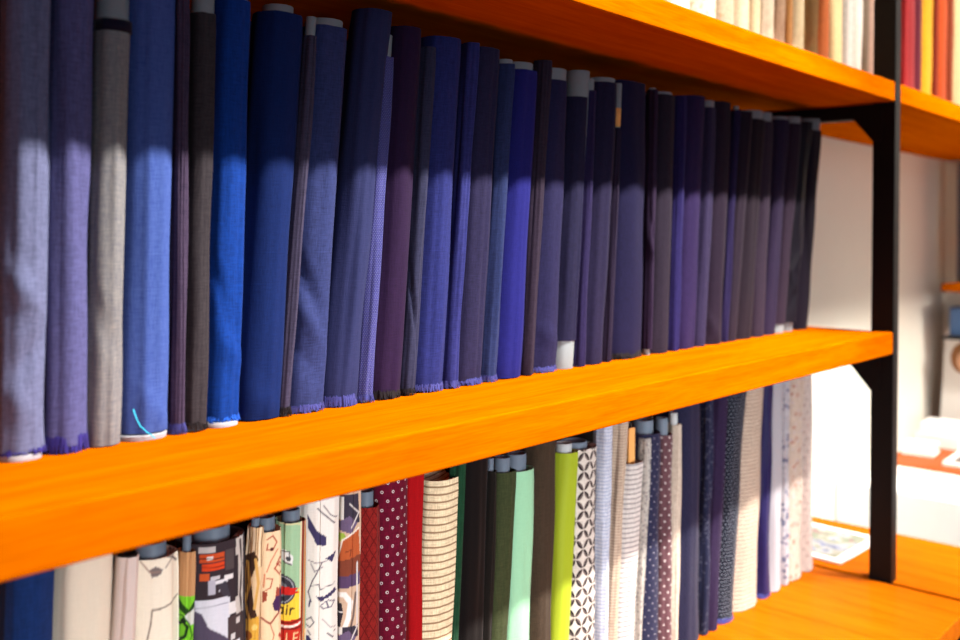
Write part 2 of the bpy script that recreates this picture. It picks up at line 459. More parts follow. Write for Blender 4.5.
# xt, yt, xb, colour, label, options
U = [
 (49, 0, 42, (126, 132, 172), 'pale grey-blue fabric roll at the far left end of the middle shelf, crumpled low down', dict(folds=((.17, 250, .007, .02), (.10, 265, -.006, -.02), (.06, 240, .004, .02)), fringe=(fr_p, .004), lining=1, flare=.002)),
 (92, 0, 85, (104, 104, 160), 'slate indigo fabric roll with a wide frayed violet hem, left of light grey roll', dict(fringe=(fr_p, .013), flare=.001)),
 (130, 22, 119, (176, 172, 168), 'light grey marled fabric roll with dark band and pale tube at its top', dict(tubey=0, tube_k=.95, c2=(128, 130, 140), band=1, folds=((.14, 225, -.006, .03),))),
 (174, 0, 166, (92, 120, 200), 'bright cornflower blue fabric roll with a loose turquoise thread at its foot', dict(c2=(66, 92, 176), lining=1, folds=((.03, 280, .003, .03),))),
 (189, 0, 184, (96, 80, 108), 'narrow grainy plum grey fabric roll right of the cornflower blue one', dict(c2=(62, 50, 78), fringe=(fr_n, .005))),
 (216, 16, 205, (76, 70, 74), 'charcoal brown fabric roll with pale tube rising from its top', dict(tubey=-6, tube_k=.9, fringe=(fr_d, .004), c2=(52, 47, 54))),
 (250, 3, 237, (14, 66, 160), 'vivid cobalt blue fabric roll with bright frayed hem and thin tube rim on top', dict(tubey=1, tube_k=.9, fringe=(fr_b, .006), lining=1, folds=((.16, 235, -.006, .05), (.09, 270, .004, .02)))),
 (302, 17, 278, (22, 54, 130), 'broad royal blue fabric roll, deep shade fold down its left side', dict(tubey=8, tube_k=.66, folds=((.02, 265, .003, .02),), c2=(16, 42, 108))),
 (317, 37, 290, (88, 82, 112), 'thin grey mauve fabric roll with raised tube, right of broad royal blue roll', dict(tubey=17, tube_k=.85, fringe=(fr_d, .005))),
 (346, 30, 322, (66, 78, 140), 'denim navy fabric roll with a slanting crease near its foot and thin pale tube rim', dict(tubey=22, tube_k=.85, fringe=(fr_n, .003), folds=((.17, 225, -.008, .05), (.12, 240, .006, .04), (.07, 235, -.004, .03)))),
 (391, 13, 355, (66, 72, 128), 'tallest broad denim blue fabric roll with ragged top edge', dict(c2=(52, 60, 112), fringe=(fr_n, .009), topf=1)),
 (393.5, 58, 372, (86, 86, 172), 'thin birdseye blue fabric roll half hidden behind the tallest denim roll', dict(tubey=35, pat='dots', p=.0034, pv=.0024, r=.0008, c2=(136, 140, 200), fringe=(fr_n, .004), rough=.8)),
 (421, 30, 398, (62, 36, 84), 'dark aubergine purple fabric roll', dict(fringe=(fr_d, .006), c2=(50, 28, 66))),
 (436, 48, 414, (66, 68, 102), 'slate navy fabric roll with small pinched crease, right of the aubergine roll', dict(folds=((.13, 240, -.006, .06),), fringe=(fr_d, .003))),
 (460, 40, 441, (54, 62, 142), 'medium blue fabric roll with frayed blue hem and a pale rubbed spot', dict(fringe=(fr_n, .005), topf=1)),
 (479, 44, 457, (62, 66, 146), 'medium blue fabric roll with a curling hem, left of dark navy purple roll', dict(fringe=(fr_n, .005), topf=1, flare=.001)),
 (499, 50, 480, (54, 50, 92), 'dark navy purple fabric roll with rounded top, between two medium blue rolls', dict(fringe=(fr_n, .003))),
 (514, 65, 496, (56, 70, 126), 'steel blue fabric roll with pale tube rim, left of the violet blue roll', dict(tubey=60, tube_k=.9, fringe=(fr_n, .003))),
 (536, 72, 519, (48, 50, 158), 'brightest violet blue fabric roll with pale tube rim', dict(tubey=64, tube_k=.85, c2=(40, 40, 136))),
 (551, 61, 533, (76, 62, 86), 'dusky brown purple fabric roll right of the violet blue roll', dict()),
 (568, 82, 555, (58, 60, 104), 'navy fabric roll with pale tube cap, left of the roll raised on its tube', dict(tubey=70, tube_k=.92, fringe=(fr_n, .003), folds=((.06, 260, .004, .02),))),
 (588, 98, 574, (52, 54, 88), 'navy fabric roll pulled up so pale tube shows at top and foot', dict(tubey=71, tube_k=.94, raised=.046)),
 (596, 91, 584, (64, 58, 106), 'narrow navy violet fabric roll right of the roll raised on its tube', dict(tubey=79, tube_k=.85)),
 (617, 84, 602, (56, 54, 88), 'dark navy fabric roll with thin tube rim, left of the tube with orange end', dict(tubey=79, tube_k=.9)),
 (622, 128, 611, (62, 54, 78), 'narrow dark plum fabric roll whose tall tube carries an orange paper label', dict(tubey=83, tube_k=.9, label_strip=1)),
 (644, 84, 639, (44, 46, 76), 'broad blackish navy fabric roll with plain top and a dark hem', dict(fringe=(fr_d, .006))),
 (658, 90, 652, (70, 57, 74), 'plum brown fabric roll with white tube foot, right of broad blackish navy roll', dict(tubey=88, tube_k=.85, raised=.010, folds=((.2, 230, .004, .03), (.24, 240, -.004, .03)))),
 (675, 96, 667, (62, 58, 62), 'charcoal fabric roll with pale tube cap between plum brown and navy rolls', dict(tubey=93, tube_k=.85)),
 (687, 96, 678, (60, 58, 108), 'slim ink blue fabric roll right of the charcoal one', dict()),
 (704, 97, 693, (66, 54, 92), 'dark violet navy fabric roll with no tube showing, right of slim ink blue roll', dict()),
 (716, 108, 705, (74, 72, 92), 'grey navy fabric roll with a pale tube cap, right of dark violet navy roll', dict(tubey=101, tube_k=.85)),
 (731, 103, 720, (56, 46, 56), 'tenth fabric roll from the right end of the middle shelf, blackish brown, wavy at foot', dict(folds=((.03, 250, .004, .05),))),
 (741, 110, 727.5, (62, 58, 92), 'ninth fabric roll from the right end of the middle shelf, dark ink blue', dict(tubey=106, tube_k=.8)),
 (752, 112, 735.5, (60, 52, 56), 'eighth fabric roll from the right end of the middle shelf, very dark brown', dict()),
 (764, 120, 750, (54, 46, 48), 'seventh fabric roll from right end of middle shelf, black brown with pale tube cap', dict(tubey=111, tube_k=.9)),
 (773, 122, 763, (78, 70, 72), 'sixth fabric roll from right end of middle shelf, dark taupe with pale tube cap', dict(tubey=113, tube_k=.9)),
 (789, 120, 774, (66, 58, 76), 'fifth fabric roll from the right end of the middle shelf, dark plum grey', dict(tubey=117, tube_k=.85)),
 (801, 124, 785, (72, 60, 66), 'fourth fabric roll from the right end, dark mauve with white tube showing at its foot', dict(tubey=117, tube_k=.9, raised=.020)),
 (811, 122, 795, (40, 36, 42), 'third fabric roll from the right end, glossy black with wrinkled foot', dict(rough=.5, raised=.02, tube_k=.8, amp=.003, folds=((.12, 240, .004, .05), (.08, 250, -.004, -.04), (.16, 245, .004, -.04)))),
 (821.5, 131, 807, (46, 40, 48), 'last fabric roll at the right end of the middle shelf, black with pale tube cap', dict(tubey=119, tube_k=.9, amp=.002)),
]
def bottom_y(x): return 460-.164*x
sol = solve([(u[0], u[1], u[2], bottom_y(u[2])-4) for u in U], DF/math.tan(sight(-3, 455)[0]), 0)
band_m = cloth('dark_selvedge', (28, 26, 52), vary=.3)
for i, (u, s) in enumerate(zip(U, sol)):
    xt, yt, xb, col, label, o = u
    o = dict(o); xB, zB, xT, zT, rx, ry, pb = s
    lean_per = (xT-xB)/(zT-zB)
    ztop = zT if yt > 0 else .292+random.uniform(-.005, .005)
    Xb = xB+lean_per*(ZM-zB); Xt = xB+lean_per*(ztop-zB)
    mk = {k: o.pop(k) for k in list(o) if k in ('pat', 'p', 'pv', 'r', 'c2', 'rough')}
    if i >= 20: col = (col[0], col[1]*.92, min(255, col[2]*1.05))
    mk['sheen'] = .015
    if i >= 25: col = (col[0], col[1]*.96, min(255, col[2]*1.12))
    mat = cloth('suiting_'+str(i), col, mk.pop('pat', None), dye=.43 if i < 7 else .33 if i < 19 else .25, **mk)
    ty = o.pop('tubey', None); tk = o.pop('tube_k', .8)
    o.pop('topf', None); ls = o.pop('label_strip', None)
    if ty is not None:
        o['tube'] = ztop+(yt-ty)/FPX*math.hypot(Xt, DF)*math.cos(sight(xt, yt)[0]-YAW)
    if ty is not None or o.get('raised'): o['tube_r'] = min(rx, ry)*tk
    if o.pop('band', None): 
        o['band'] = (ztop-.014, ztop-.002, band_m)
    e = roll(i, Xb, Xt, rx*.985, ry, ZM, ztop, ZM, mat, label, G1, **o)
    if ls:
        tr = o['tube_r']; H = ztop-ZM; k = (Xt-Xb)/H
        v = []; f = []
        for z in (H+.0015, H+.036):
            for q in range(17):
                a = math.radians(180+q*11.25); v.append((math.cos(a)*(tr+.0006)+k*z, math.sin(a)*(tr+.0006), z))
        f = [(q, q+1, q+18, q+17) for q in range(16)]
        so = link('paper_label', mesh(v, f, True), M['kraft'], e); so['label'] = 'orange paper label'
        sm = so.modifiers.new('s', 'SOLIDIFY'); sm.thickness = .0004
    if i == 3:     # loose turquoise thread at the foot
        pts = [(-.022, -ry-.0014, .036), (-.020, -ry-.004, .027), (-.016, -ry-.005, .018), (-.008, -ry-.006, .010), (.0, -ry-.008, .003)]
        tv, tf = [], []
        for q, p in enumerate(pts):
            for a in range(6): tv.append((p[0]+.0006*math.cos(a*1.047), p[1]+.0003, p[2]+.0006*math.sin(a*1.047)))
            if q: tf += [((q-1)*6+a, (q-1)*6+(a+1) % 6, q*6+(a+1) % 6, q*6+a) for a in range(6)]
        to = link('loose_thread', mesh(tv, tf, True), simple('turquoise_thread', (20, 170, 200), .6), e); to['label'] = 'turquoise loose thread'
# ------------------------------------------------------------------ lower row on the counter
# painted prints, coordinates in steps across / down the seen face of each roll
A4 = Art((236, 224, 200))
o4 = lambda p: offs(139, 550, p)
A4.poly(o4([(150, 560), (156, 557), (163, 561), (161, 566), (152, 568)]), (120, 108, 104)).line(o4([(141, 551), (150, 562), (160, 563)]), 1.4, (150, 120, 105))
A4.line(o4([(158, 543), (172, 552), (176, 558)]), 1.6, (90, 78, 80)).line(o4([(166, 560), (174, 550)]), 1.2, (120, 100, 95))
A4.line(o4([(152.5, 600), (160, 600), (170, 598), (177, 594)]), 1.5, (96, 80, 72)).line(o4([(152.5, 600), (151, 614), (148, 627), (145, 640), (146, 655)]), 1.5, (96, 80, 72))
A4.line(o4([(136, 633), (141, 636), (146, 637)]), 2.0, (120, 60, 44)).poly(o4([(136, 636), (145, 639), (143, 660), (136, 660)]), (170, 110, 74))
A5 = Art((190, 142, 96)); o5 = lambda p: offs(177, 549, p)
A5.rect(-20, 44, 40, 130, (118, 196, 44)).poly(o5([(178, 593), (184, 601), (190, 606), (196, 597), (200, 612), (188, 612), (180, 606)]), (30, 62, 20))
A5.poly(o5([(186, 612), (197, 604), (198, 622), (190, 620)]), (206, 210, 200)).line(o5([(178, 622), (184, 618), (189, 623), (187, 632), (180, 637)]), 3, (26, 50, 20)).disc(8, 68, 3, (24, 40, 20))
A5.line(o5([(177, 612), (184, 612), (191, 620), (194, 632), (190, 642)]), 1.4, (40, 96, 22)).disc(14, 92, 4, (30, 60, 20))
A6 = Art((52, 42, 46)); o6 = lambda p: offs(195, 531, p)
for (x0, y0, x1, y1, c) in ((200, 534, 216, 540, (180, 172, 168)), (201, 541, 225, 550, (190, 74, 36)), (203, 551, 225, 558, (206, 66, 30)), (201, 560, 210, 568, (196, 84, 40)), (208, 543, 214, 547, (230, 220, 210)),
                            (211, 564, 220, 567, (190, 184, 186)), (209, 568, 216, 582, (172, 168, 178)), (216, 569, 228, 572, (214, 210, 212)), (225, 565, 233, 570, (220, 214, 210)), (219, 574, 223, 580, (190, 186, 190)),
                            (196, 586, 230, 634, (206, 204, 210)), (229, 594, 236, 606, (216, 210, 206)), (236, 532, 243, 610, (196, 186, 176)), (226, 540, 234, 560, (76, 66, 66)), (234, 548, 238, 590, (48, 40, 44)),
                            (228, 608, 243, 640, (70, 56, 56)), (236, 612, 240, 618, (200, 190, 184)), (231, 626, 235, 632, (206, 200, 196)), (196, 634, 240, 650, (224, 222, 226))):
    A6.poly(o6([(x0, y0), (x1, y0), (x1, y1), (x0, y1)]), c)
A6.poly(o6([(195, 596), (203, 600), (209, 614), (218, 620), (229, 629), (227, 636), (195, 637)]), (78, 68, 86)).line(o6([(196, 594), (228, 593)]), 1, (150, 146, 156))
A6.poly(o6([(218, 575), (226, 570), (231, 588), (224, 586)]), (60, 54, 62)).line(o6([(240, 535), (242, 560), (240, 590), (243, 620)]), 1.6, (60, 48, 48)).line(o6([(201, 545), (224, 547)]), 1.2, (70, 30, 24)).line(o6([(203, 554), (224, 555)]), 1, (120, 36, 20))
A7 = Art((222, 190, 146)); o7 = lambda p: offs(243, 525, p)
for q in range(9): A7.line(o7([(244+q*2.3, 525), (246+q*1.9, 540), (243+q*2.4, 556+q)]), .9, ((150, 104, 66), (246, 226, 196), (110, 76, 50))[q % 3])
A7.poly(o7([(243, 556), (254, 548), (259, 556), (252, 575), (256, 600), (262, 618), (243, 618)]), (66, 42, 30)).line(o7([(248, 560), (251, 580), (247, 600), (252, 615)]), 3, (196, 142, 66)).line(o7([(256, 556), (260, 580), (257, 604)]), 3, (206, 158, 86)).line(o7([(246, 566), (248, 590)]), 1.3, (120, 78, 36))
A7.poly(o7([(243, 618), (262, 612), (264, 650), (243, 650)]), (214, 160, 60)).disc(9, 106, 4, (150, 84, 30)).disc(15, 98, 3, (232, 196, 110)).line(o7([(244, 624), (252, 636), (262, 640)]), 1.4, (120, 60, 26))
A8 = Art((236, 204, 162)); o8 = lambda p: offs(258, 527, p)
red = (168, 70, 50)
A8.line(o8([(262, 534), (268, 531), (272, 538), (268, 545), (262, 544), (263, 538)]), 1.3, red).disc(9, 17, 1.8, (90, 40, 40)).line(o8([(276, 528), (280, 540), (277, 556), (270, 564), (276, 572)]), 1.5, red).line(o8([(273, 545), (266, 556), (262, 566)]), 1.2, (196, 110, 80))
A8.line(o8([(278, 548), (272, 560), (280, 566)]), 1.2, (150, 52, 44)).line(o8([(262, 572), (268, 574), (266, 582), (261, 584)]), 1.2, red).poly(o8([(258, 584), (263, 586), (262, 594), (258, 596)]), (150, 70, 50))
A8.poly(o8([(272, 583), (276, 587), (278, 598), (276, 609), (270, 606), (268, 598), (271, 594)]), (70, 40, 78)).poly(o8([(272, 583), (276, 585), (275, 592), (271, 592)]), (156, 70, 56))
A8.line(o8([(257, 611), (266, 618), (276, 608), (282, 612)]), 1.8, (140, 50, 40)).line(o8([(266, 618), (270, 630), (266, 645)]), 1, (176, 96, 70)).line(o8([(275, 632), (278, 640), (274, 648)]), 1.6, (190, 50, 40)).line(o8([(260, 568), (259, 580)]), 1.6, (200, 120, 84))
A9 = Art((152, 186, 146)); o9 = lambda p: offs(281, 518, p)
A9.poly(o9([(270, 600), (281, 596), (296, 588), (304, 578), (304, 618), (270, 618)]), (238, 200, 62)).disc(1, 66, 15, (70, 66, 74)).disc(1, 66, 13.4, (150, 150, 154)).disc(1, 66, 12.2, (56, 54, 62)).disc(1, 66, 7, (110, 112, 116))
A9.poly(o9([(270, 579), (294, 582), (300, 582), (297, 585), (301, 587), (293, 589), (270, 590)]), (202, 40, 34))
A9.poly(o9([(282, 544), (288, 545), (294, 551), (293, 560), (287, 558), (282, 554)]), (216, 216, 210)).disc(8, 35, 2.6, (70, 70, 74)).line(o9([(283, 546), (290, 546), (290, 552)]), 1, (90, 90, 92)).line(o9([(284, 556), (292, 559)]), 1.4, (60, 60, 62))
A9.text('air', -2.5, 80, 10.5, (40, 32, 34), 1.6, .1)
A9.poly(o9([(270, 616), (304, 613), (304, 660), (270, 660)]), (190, 44, 32)).line(o9([(268, 617), (292, 617), (302, 614)]), 2, (116, 30, 24)).line(o9([(268, 620.5), (292, 620.5), (303, 618)]), 2.2, (238, 226, 210)).line(o9([(268, 624), (304, 622)]), 1.6, (96, 26, 24))
A9.text('LLEM', -1, 109, 10, (240, 206, 150), 1.1, .05)
A9.line([(20.4, -6), (20.2, 40), (20.4, 95)], 1.2, (232, 206, 170)).line([(22.3, -6), (22.3, 130)], 2.4, (128, 44, 30)).line([(24.6, -6), (24.6, 130)], 1.4, (206, 120, 60))
A9.line([(-2, 1.0), (16, .6), (20, 3)], 1.4, (214, 200, 150))
A10 = Art((226, 220, 208)); o10 = lambda p: offs(306, 502, p); nv = (60, 54, 88); ink = (74, 66, 78)
A10.poly(o10([(308, 508), (318, 524), (327, 531), (327, 540), (318, 538), (309, 522)]), nv).line(o10([(318, 502), (328, 512), (335, 519)]), 1.3, ink).line(o10([(324, 500), (331, 510), (337, 514)]), 1.0, ink)
A10.poly(o10([(326, 553), (337, 548), (333, 558), (330, 555)]), nv).line(o10([(310, 553), (318, 556), (328, 555)]), 1, (130, 120, 124)).line(o10([(312, 556), (316, 564), (324, 560)]), 1, (120, 110, 116)).line(o10([(323, 556), (318, 566), (314, 573), (310, 584), (313, 594)]), 1.2, ink)
A10.line(o10([(312, 578), (320, 577), (322, 582), (336, 580)]), .9, ink).poly(o10([(317, 588), (326, 590), (336, 585), (338, 589), (328, 593), (322, 594)]), nv).line(o10([(322, 598), (330, 595), (336, 598), (333, 602), (325, 602), (322, 598)]), 1, nv).line(o10([(328, 596), (330, 602)]), 1.4, nv)
A10.line(o10([(312, 592), (311, 598)]), 1.6, nv).line(o10([(308, 612), (313, 609), (316, 614), (312, 619), (308, 616)]), 1.1, ink).line(o10([(310, 622), (316, 632), (324, 634), (330, 642)]), 1.1, ink).line(o10([(306, 632), (311, 638)]), 2, nv).line(o10([(324, 612), (332, 622), (337, 624)]), .9, (150, 140, 140))
A11 = Art((196, 166, 140)); o11 = lambda p: offs(338, 497, p)
A11.poly(o11([(340, 490), (358, 490), (360, 520), (348, 524), (338, 506)]), (56, 50, 62)).rect(-2, -4, 6, 18, (216, 210, 200)).poly(o11([(338, 518), (350, 512), (358, 520), (352, 530), (340, 526)]), (100, 84, 110)).disc(4, 36, 4.6, (150, 172, 66)).line(o11([(350, 500), (359, 510), (352, 524)]), 1.2, (210, 202, 196))
A11.poly(o11([(336, 552), (342, 537), (359, 526), (362, 574), (336, 574)]), (172, 84, 44)).poly(o11([(336, 558), (362, 552), (362, 574), (336, 574)]), (120, 60, 42)).line(o11([(338, 556), (343, 536), (359, 526)]), 1.6, (226, 214, 196)).line(o11([(346, 548), (352, 546), (351, 552)]), 1, (110, 50, 30))
A11.poly(o11([(336, 573), (361, 570), (361, 582), (336, 585)]), (84, 62, 92)).line(o11([(338, 590), (346, 590), (352, 598), (350, 614), (344, 630), (340, 648)]), 5.2, (228, 222, 214)).poly(o11([(336, 597), (343, 598), (345, 608), (342, 622), (336, 624)]), (52, 44, 50)).line(o11([(336, 607), (344, 607)]), 1.2, (226, 220, 214))
A11.line(o11([(357, 590), (355, 612), (350, 636)]), 2.2, (110, 92, 84)).line(o11([(358, 560), (359, 640)]), 1.4, (210, 204, 198)).rect(0, 128, 30, 140, (60, 50, 60))
G2 = 'patterned fabric rolls on the lower counter'
td = M['tubed']
# xt, yt(fabric top), xb at y 635, colour, label, options
L = [
 (2, 566, 2, (44, 70, 130), None, {}),
 (53, 572, 52, (30, 64, 128), 'navy blue fabric roll at the far left of the lower row', dict(full=1, )),
 (112, 552, 109, (240, 226, 200), 'broad plain cream fabric roll in the lower row', dict(full=1, vary=.03)),
 (139, 553, 134, (226, 206, 194), 'plain pinkish white fabric roll with dark hollow top, right of the broad cream roll', dict(vary=.03, tube_k=.9, tubey=552.5, tube_mat='panel')),
 (177, 550, 177, None, 'cream fabric roll with thin brown line drawing and a grey smudge', dict(art=A4, tubey=538)),
 (195, 549, 193, None, 'brown topped fabric roll with a lime green cartoon print', dict(art=A5, tubey=534)),
 (244, 532, 244, None, 'fabric roll with dark collage print of orange, white and black blocks', dict(art=A6, tubey=521)),
 (263, 525, 258, None, 'fabric roll printed with streaks of blonde and brown hair', dict(art=A7, tubey=517)),
 (281, 527, 280, None, 'peach fabric roll with reddish tattoo style figure drawing', dict(art=A8, tubey=515)),
 (306, 518, 304, None, 'green, yellow and red fabric roll printed with a roundel and lettering', dict(art=A9, tubey=508)),
 (338, 502, 336, None, 'off white fabric roll with navy ink comic drawing', dict(full=1, art=A10)),
 (360, 497, 358, None, 'fabric roll with brown, purple and white photographic print, left of red woven one', dict(full=1, art=A11)),
 (379, 504, 378, (158, 38, 34), 'brick red fabric roll with a woven lozenge pattern', dict(pat='diamond', p=.012, c2=(96, 16, 18), tubey=490)),
 (405, 488, 404, (118, 14, 46), 'maroon fabric roll scattered with small white paisley drops', dict(full=1, pat='paisley', p=.0165, pv=.0125, r=.0023, c2=(240, 220, 216))),
 (422, 484, 421, (190, 14, 22), 'plain bright red fabric roll between maroon paisley and cream striped rolls', dict(full=1, vary=.1)),
 (460, 475, 452, (232, 212, 172), 'cream fabric roll with thin brown horizontal stripes, beside bright red roll', dict(pat='stripes', p=.0108, c2=(150, 122, 92), lo=.6, folds=((.47, 250, -.002, .0),))),
 (464, 470, 457, (28, 74, 48), 'thin sliver of dark green fabric roll behind the cream striped one', dict(full=1, )),
 (486, 468, 481, (20, 15, 14), 'broadest plain black fabric roll in the lower row', dict(full=1, vary=.1)),
 (497, 470, 491, (30, 26, 22), 'narrow blackish fabric roll between broad black and dark olive rolls', dict(tubey=458)),
 (515, 470, 506, (66, 74, 44), 'dark olive green fabric roll with grey tube rising from it', dict(tubey=457)),
 (533, 468, 528, (146, 198, 158), 'mint green fabric roll with grey tube', dict(tubey=453, vary=.05, rough=.6)),
 (554, 448, 550, (70, 56, 42), 'dark brown fabric roll between mint and lime green rolls', dict(full=1, )),
 (577, 451, 568, (196, 216, 50), 'bright lime yellow fabric roll with white tube', dict(tubey=443, vary=.03, rough=.55, tube_mat='tubew')),
 (596, 446, 593, (236, 226, 212), 'white fabric roll with black petal lattice pattern', dict(pat='lattice', p=.0235, tubey=441)),
 (611, 436, 607, (214, 220, 234), 'pale blue white fabric roll with faint fine stripes, right of black petal lattice roll', dict(full=1, pat='stripes', p=.0062, c2=(150, 164, 200), amt=.6)),
 (627, 430, 616, (214, 192, 168), 'beige fabric roll with fine brown stripes, between pale blue and unrolled white striped rolls', dict(full=1, pat='stripes', p=.0052, c2=(160, 128, 104), amt=.7)),
 (643, 461, 633, (230, 222, 212), 'shorter white fabric roll with grey stripes, brown board in its top', dict(pat='stripes', p=.0088, c2=(150, 140, 148), kraft=1)),
 (650, 438, 642, (196, 190, 180), 'thin grey white speckled fabric roll with ragged top', dict(pat='blotch', p=.006, c2=(110, 106, 112), amt=.6)),
 (660, 432, 657, (44, 46, 74), 'navy fabric roll with sparse white pin dots, left of the mauve dotted roll', dict(pat='dots', p=.016, pv=.012, r=.0012, c2=(196, 190, 200), tubey=420)),
 (672, 434, 670, (108, 74, 80), 'mauve brown fabric roll with white dots', dict(pat='dots', p=.017, pv=.0125, r=.0019, c2=(240, 230, 226), tubey=418, folds=((.18, 250, .003, .03),))),
 (681, 424, 678, (216, 200, 180), 'thin wavy cream fabric roll right of the mauve dotted one', dict(amp=.002, tubey=413, tube_mat='tubew')),
 (699, 412, 697, (34, 34, 62), 'dark navy fabric roll right of the thin wavy cream one', dict(full=1, pat='dots', p=.008, pv=.006, r=.0007, c2=(90, 90, 120))),
 (713, 408, 708, (34, 38, 66), 'navy fabric roll with faint pale grey motif, left of plain purple navy roll', dict(full=1, pat='blotch', p=.009, c2=(96, 98, 118), amt=.6, r=.3)),
 (727, 402, 716, (48, 34, 66), 'plain purple navy fabric roll left of the black dotted roll', dict(full=1, )),
 (745, 396, 731, (20, 22, 40), 'black fabric roll with small white dots and bluish cast, left of cream looped roll', dict(full=1, pat='dots', p=.0085, pv=.0075, r=.0013, c2=(176, 186, 200), fringe=1, flare=.002)),
 (762, 391, 754, (222, 206, 184), 'cream fabric roll with rows of small brown loops', dict(full=1, pat='knit', p=.0085, c2=(148, 108, 92), flare=.003)),
 (772, 386, 768, (34, 28, 84), 'glossy deep violet blue fabric roll between cream looped and grey white rolls', dict(full=1, rough=.4, amp=.002, fringe=1, flare=.002)),
 (782, 382, 780, (192, 190, 196), 'plain grey white fabric roll right of the violet blue one', dict(full=1, flare=.002, vary=.05)),
 (789, 380, 787, (206, 204, 210), 'fabric roll with dense blue and white floral print', dict(full=1, pat='blotch', p=.013, c2=(70, 84, 130), r=.36)),
 (803, 377, 799, (226, 208, 190), 'cream fabric roll with scattered pink and brown floral print, second from right end', dict(full=1, pat='blotch', p=.018, c2=(196, 128, 110), r=.26, c3=(170, 160, 160), flare=.003)),
 (812, 374, 811, (236, 222, 212), 'pale fabric roll with small grey motifs at the right end of the lower row', dict(full=1, pat='dots', p=.02, pv=.016, r=.002, c2=(170, 140, 140), flare=.001)),
]
rows = []
for l in L: rows.append((l[0], l[1], l[2], 635 if l[2] < 700 else 900-.39*l[2]))
solL = solve(rows, DF/math.tan(sight(-60, 635)[0]), 0)
for i, (l, s) in enumerate(zip(L, solL)):
    xt, yt, xb, col, label, o = l
    if label is None: continue
    o = dict(o); xB, zB, xT, zT, rx, ry, pb = s
    lean_per = (xT-xB)/(zT-zB); ztop = zT
    full = o.pop('full', None)
    if full: ztop = ZM-THM-.005-.018*((i*7919) % 10)/10
    Xb = xB+lean_per*(ZL-zB); Xt = xB+lean_per*(ztop-zB)
    Zc = math.hypot(Xt, DF)*math.cos(sight(xt, yt)[0]-YAW)
    mk = {k: o.pop(k) for k in list(o) if k in ('pat', 'p', 'pv', 'r', 'c2', 'c3', 'rough', 'amt', 'lo', 'vary')}
    art = o.get('art')
    if i >= 25 and 'amp' not in o: o['amp'] = .0022
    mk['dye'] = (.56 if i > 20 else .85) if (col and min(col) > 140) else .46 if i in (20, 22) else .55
    mat = cloth('cloth_'+str(i), col or (255, 255, 255), 'art' if art else mk.pop('pat', None), **mk)
    ty = o.pop('tubey', None); tk = o.pop('tube_k', .62)
    if ty is not None: o['tube'] = min(ztop+(yt-ty)/FPX*Zc, ZM-THM-.002); o['tube_r'] = min(rx, ry)*tk
    tm = o.pop('tube_mat', None); o['tube_mat'] = M[tm] if tm else td
    if o.pop('kraft', None): o['kraft'] = ztop+.062
    if o.get('fringe'): o['fringe'] = (fr_n, .004)
    if art:
        pl = sight(L[i-1][0], yt+50)[0]; pm = (pb+pl)/2
        w = math.hypot(rx*math.sin(pb), ry*math.cos(pb))
        # left limit: line of sight past the neighbour, as an offset from the roll's axis
        Yc = DF+ry; dl = Yc*math.cos(pl)-Xt*math.sin(pl)
        o['span'] = ((dl, w), xt-L[i-1][0], Zc/FPX, pb, ztop-zT)
    roll(100+i, Xb, Xt, rx*.985, ry, ZL, ztop, ZL, mat, label, G2, **o)
# ------------------------------------------------------------------ rolls on the top shelf
G3 = 'pale fabric rolls on the top shelf'
T = [(662, (236, 226, 206), None), (688, (244, 236, 218), 'white fabric roll at the left of the visible top shelf rolls'), (714, (240, 224, 196), 'cream fabric roll with faint brown floral print on the top shelf'),
     (733, (206, 190, 160), 'greyish beige fabric roll right of the faint floral one, top shelf'), (748, (236, 216, 180), 'light cream fabric roll right of the greyish beige one, top shelf'),
     (760, (238, 216, 172), 'slim ivory fabric roll in the middle of the top shelf'), (773, (226, 208, 178), 'ivory grey fabric roll left of the wrinkled brown one, top shelf'),
     (784, (188, 152, 120), 'wrinkled pinkish brown fabric roll on the top shelf'), (792, (190, 130, 66), 'slim ochre brown fabric roll on the top shelf'),
     (803, (234, 212, 166), 'ivory fabric roll between ochre brown and crumpled tan rolls'), (817, (206, 160, 96), 'crumpled tan fabric roll with loose folds at its foot'),
     (828, (186, 92, 30), 'rust brown fabric roll on the top shelf'), (841, (240, 208, 150), 'warm cream fabric roll right of the rust brown one'),
     (852, (206, 198, 188), 'light grey fabric roll right of the warm cream one, top shelf'), (861, (220, 210, 196), 'greyish white fabric roll left of the dark taupe one'),
     (868, (110, 90, 70), 'dark taupe fabric roll on the top shelf, next to last before the post'), (876, (176, 142, 124), 'rosy brown fabric roll nearest the black post on the top shelf')]
def toprow(T, group, seed, X0, xmax=None):
    sl = solve([(t[0]+3, -40, t[0], 0) for t in T], X0, 0, .008)
    for i, (t, s) in enumerate(zip(T, sl)):
        if t[2] is None: continue
        rx, ry = s[4], s[5]; X = s[0]; h = ZU+.47
        kw = {}
        if 'floral' in t[2]: kw = dict(pat='blotch', p=.02, c2=(190, 140, 90), r=.3, amt=.5)
        fo = ((.05, 250, .007, .04), (.09, 240, -.006, -.03)) if ('rumpled' in t[2] or 'rinkled' in t[2]) else ((.04, 250, .002, .02),)
        roll(seed+i, X, X+.008, rx*.985, ry, ZU, h, ZU, cloth('toprow_%d' % (seed+i), t[1], **kw), t[2], group, tube=h+.012, folds=fo, amp=.0016)
toprow(T, G3, 300, 1.45)
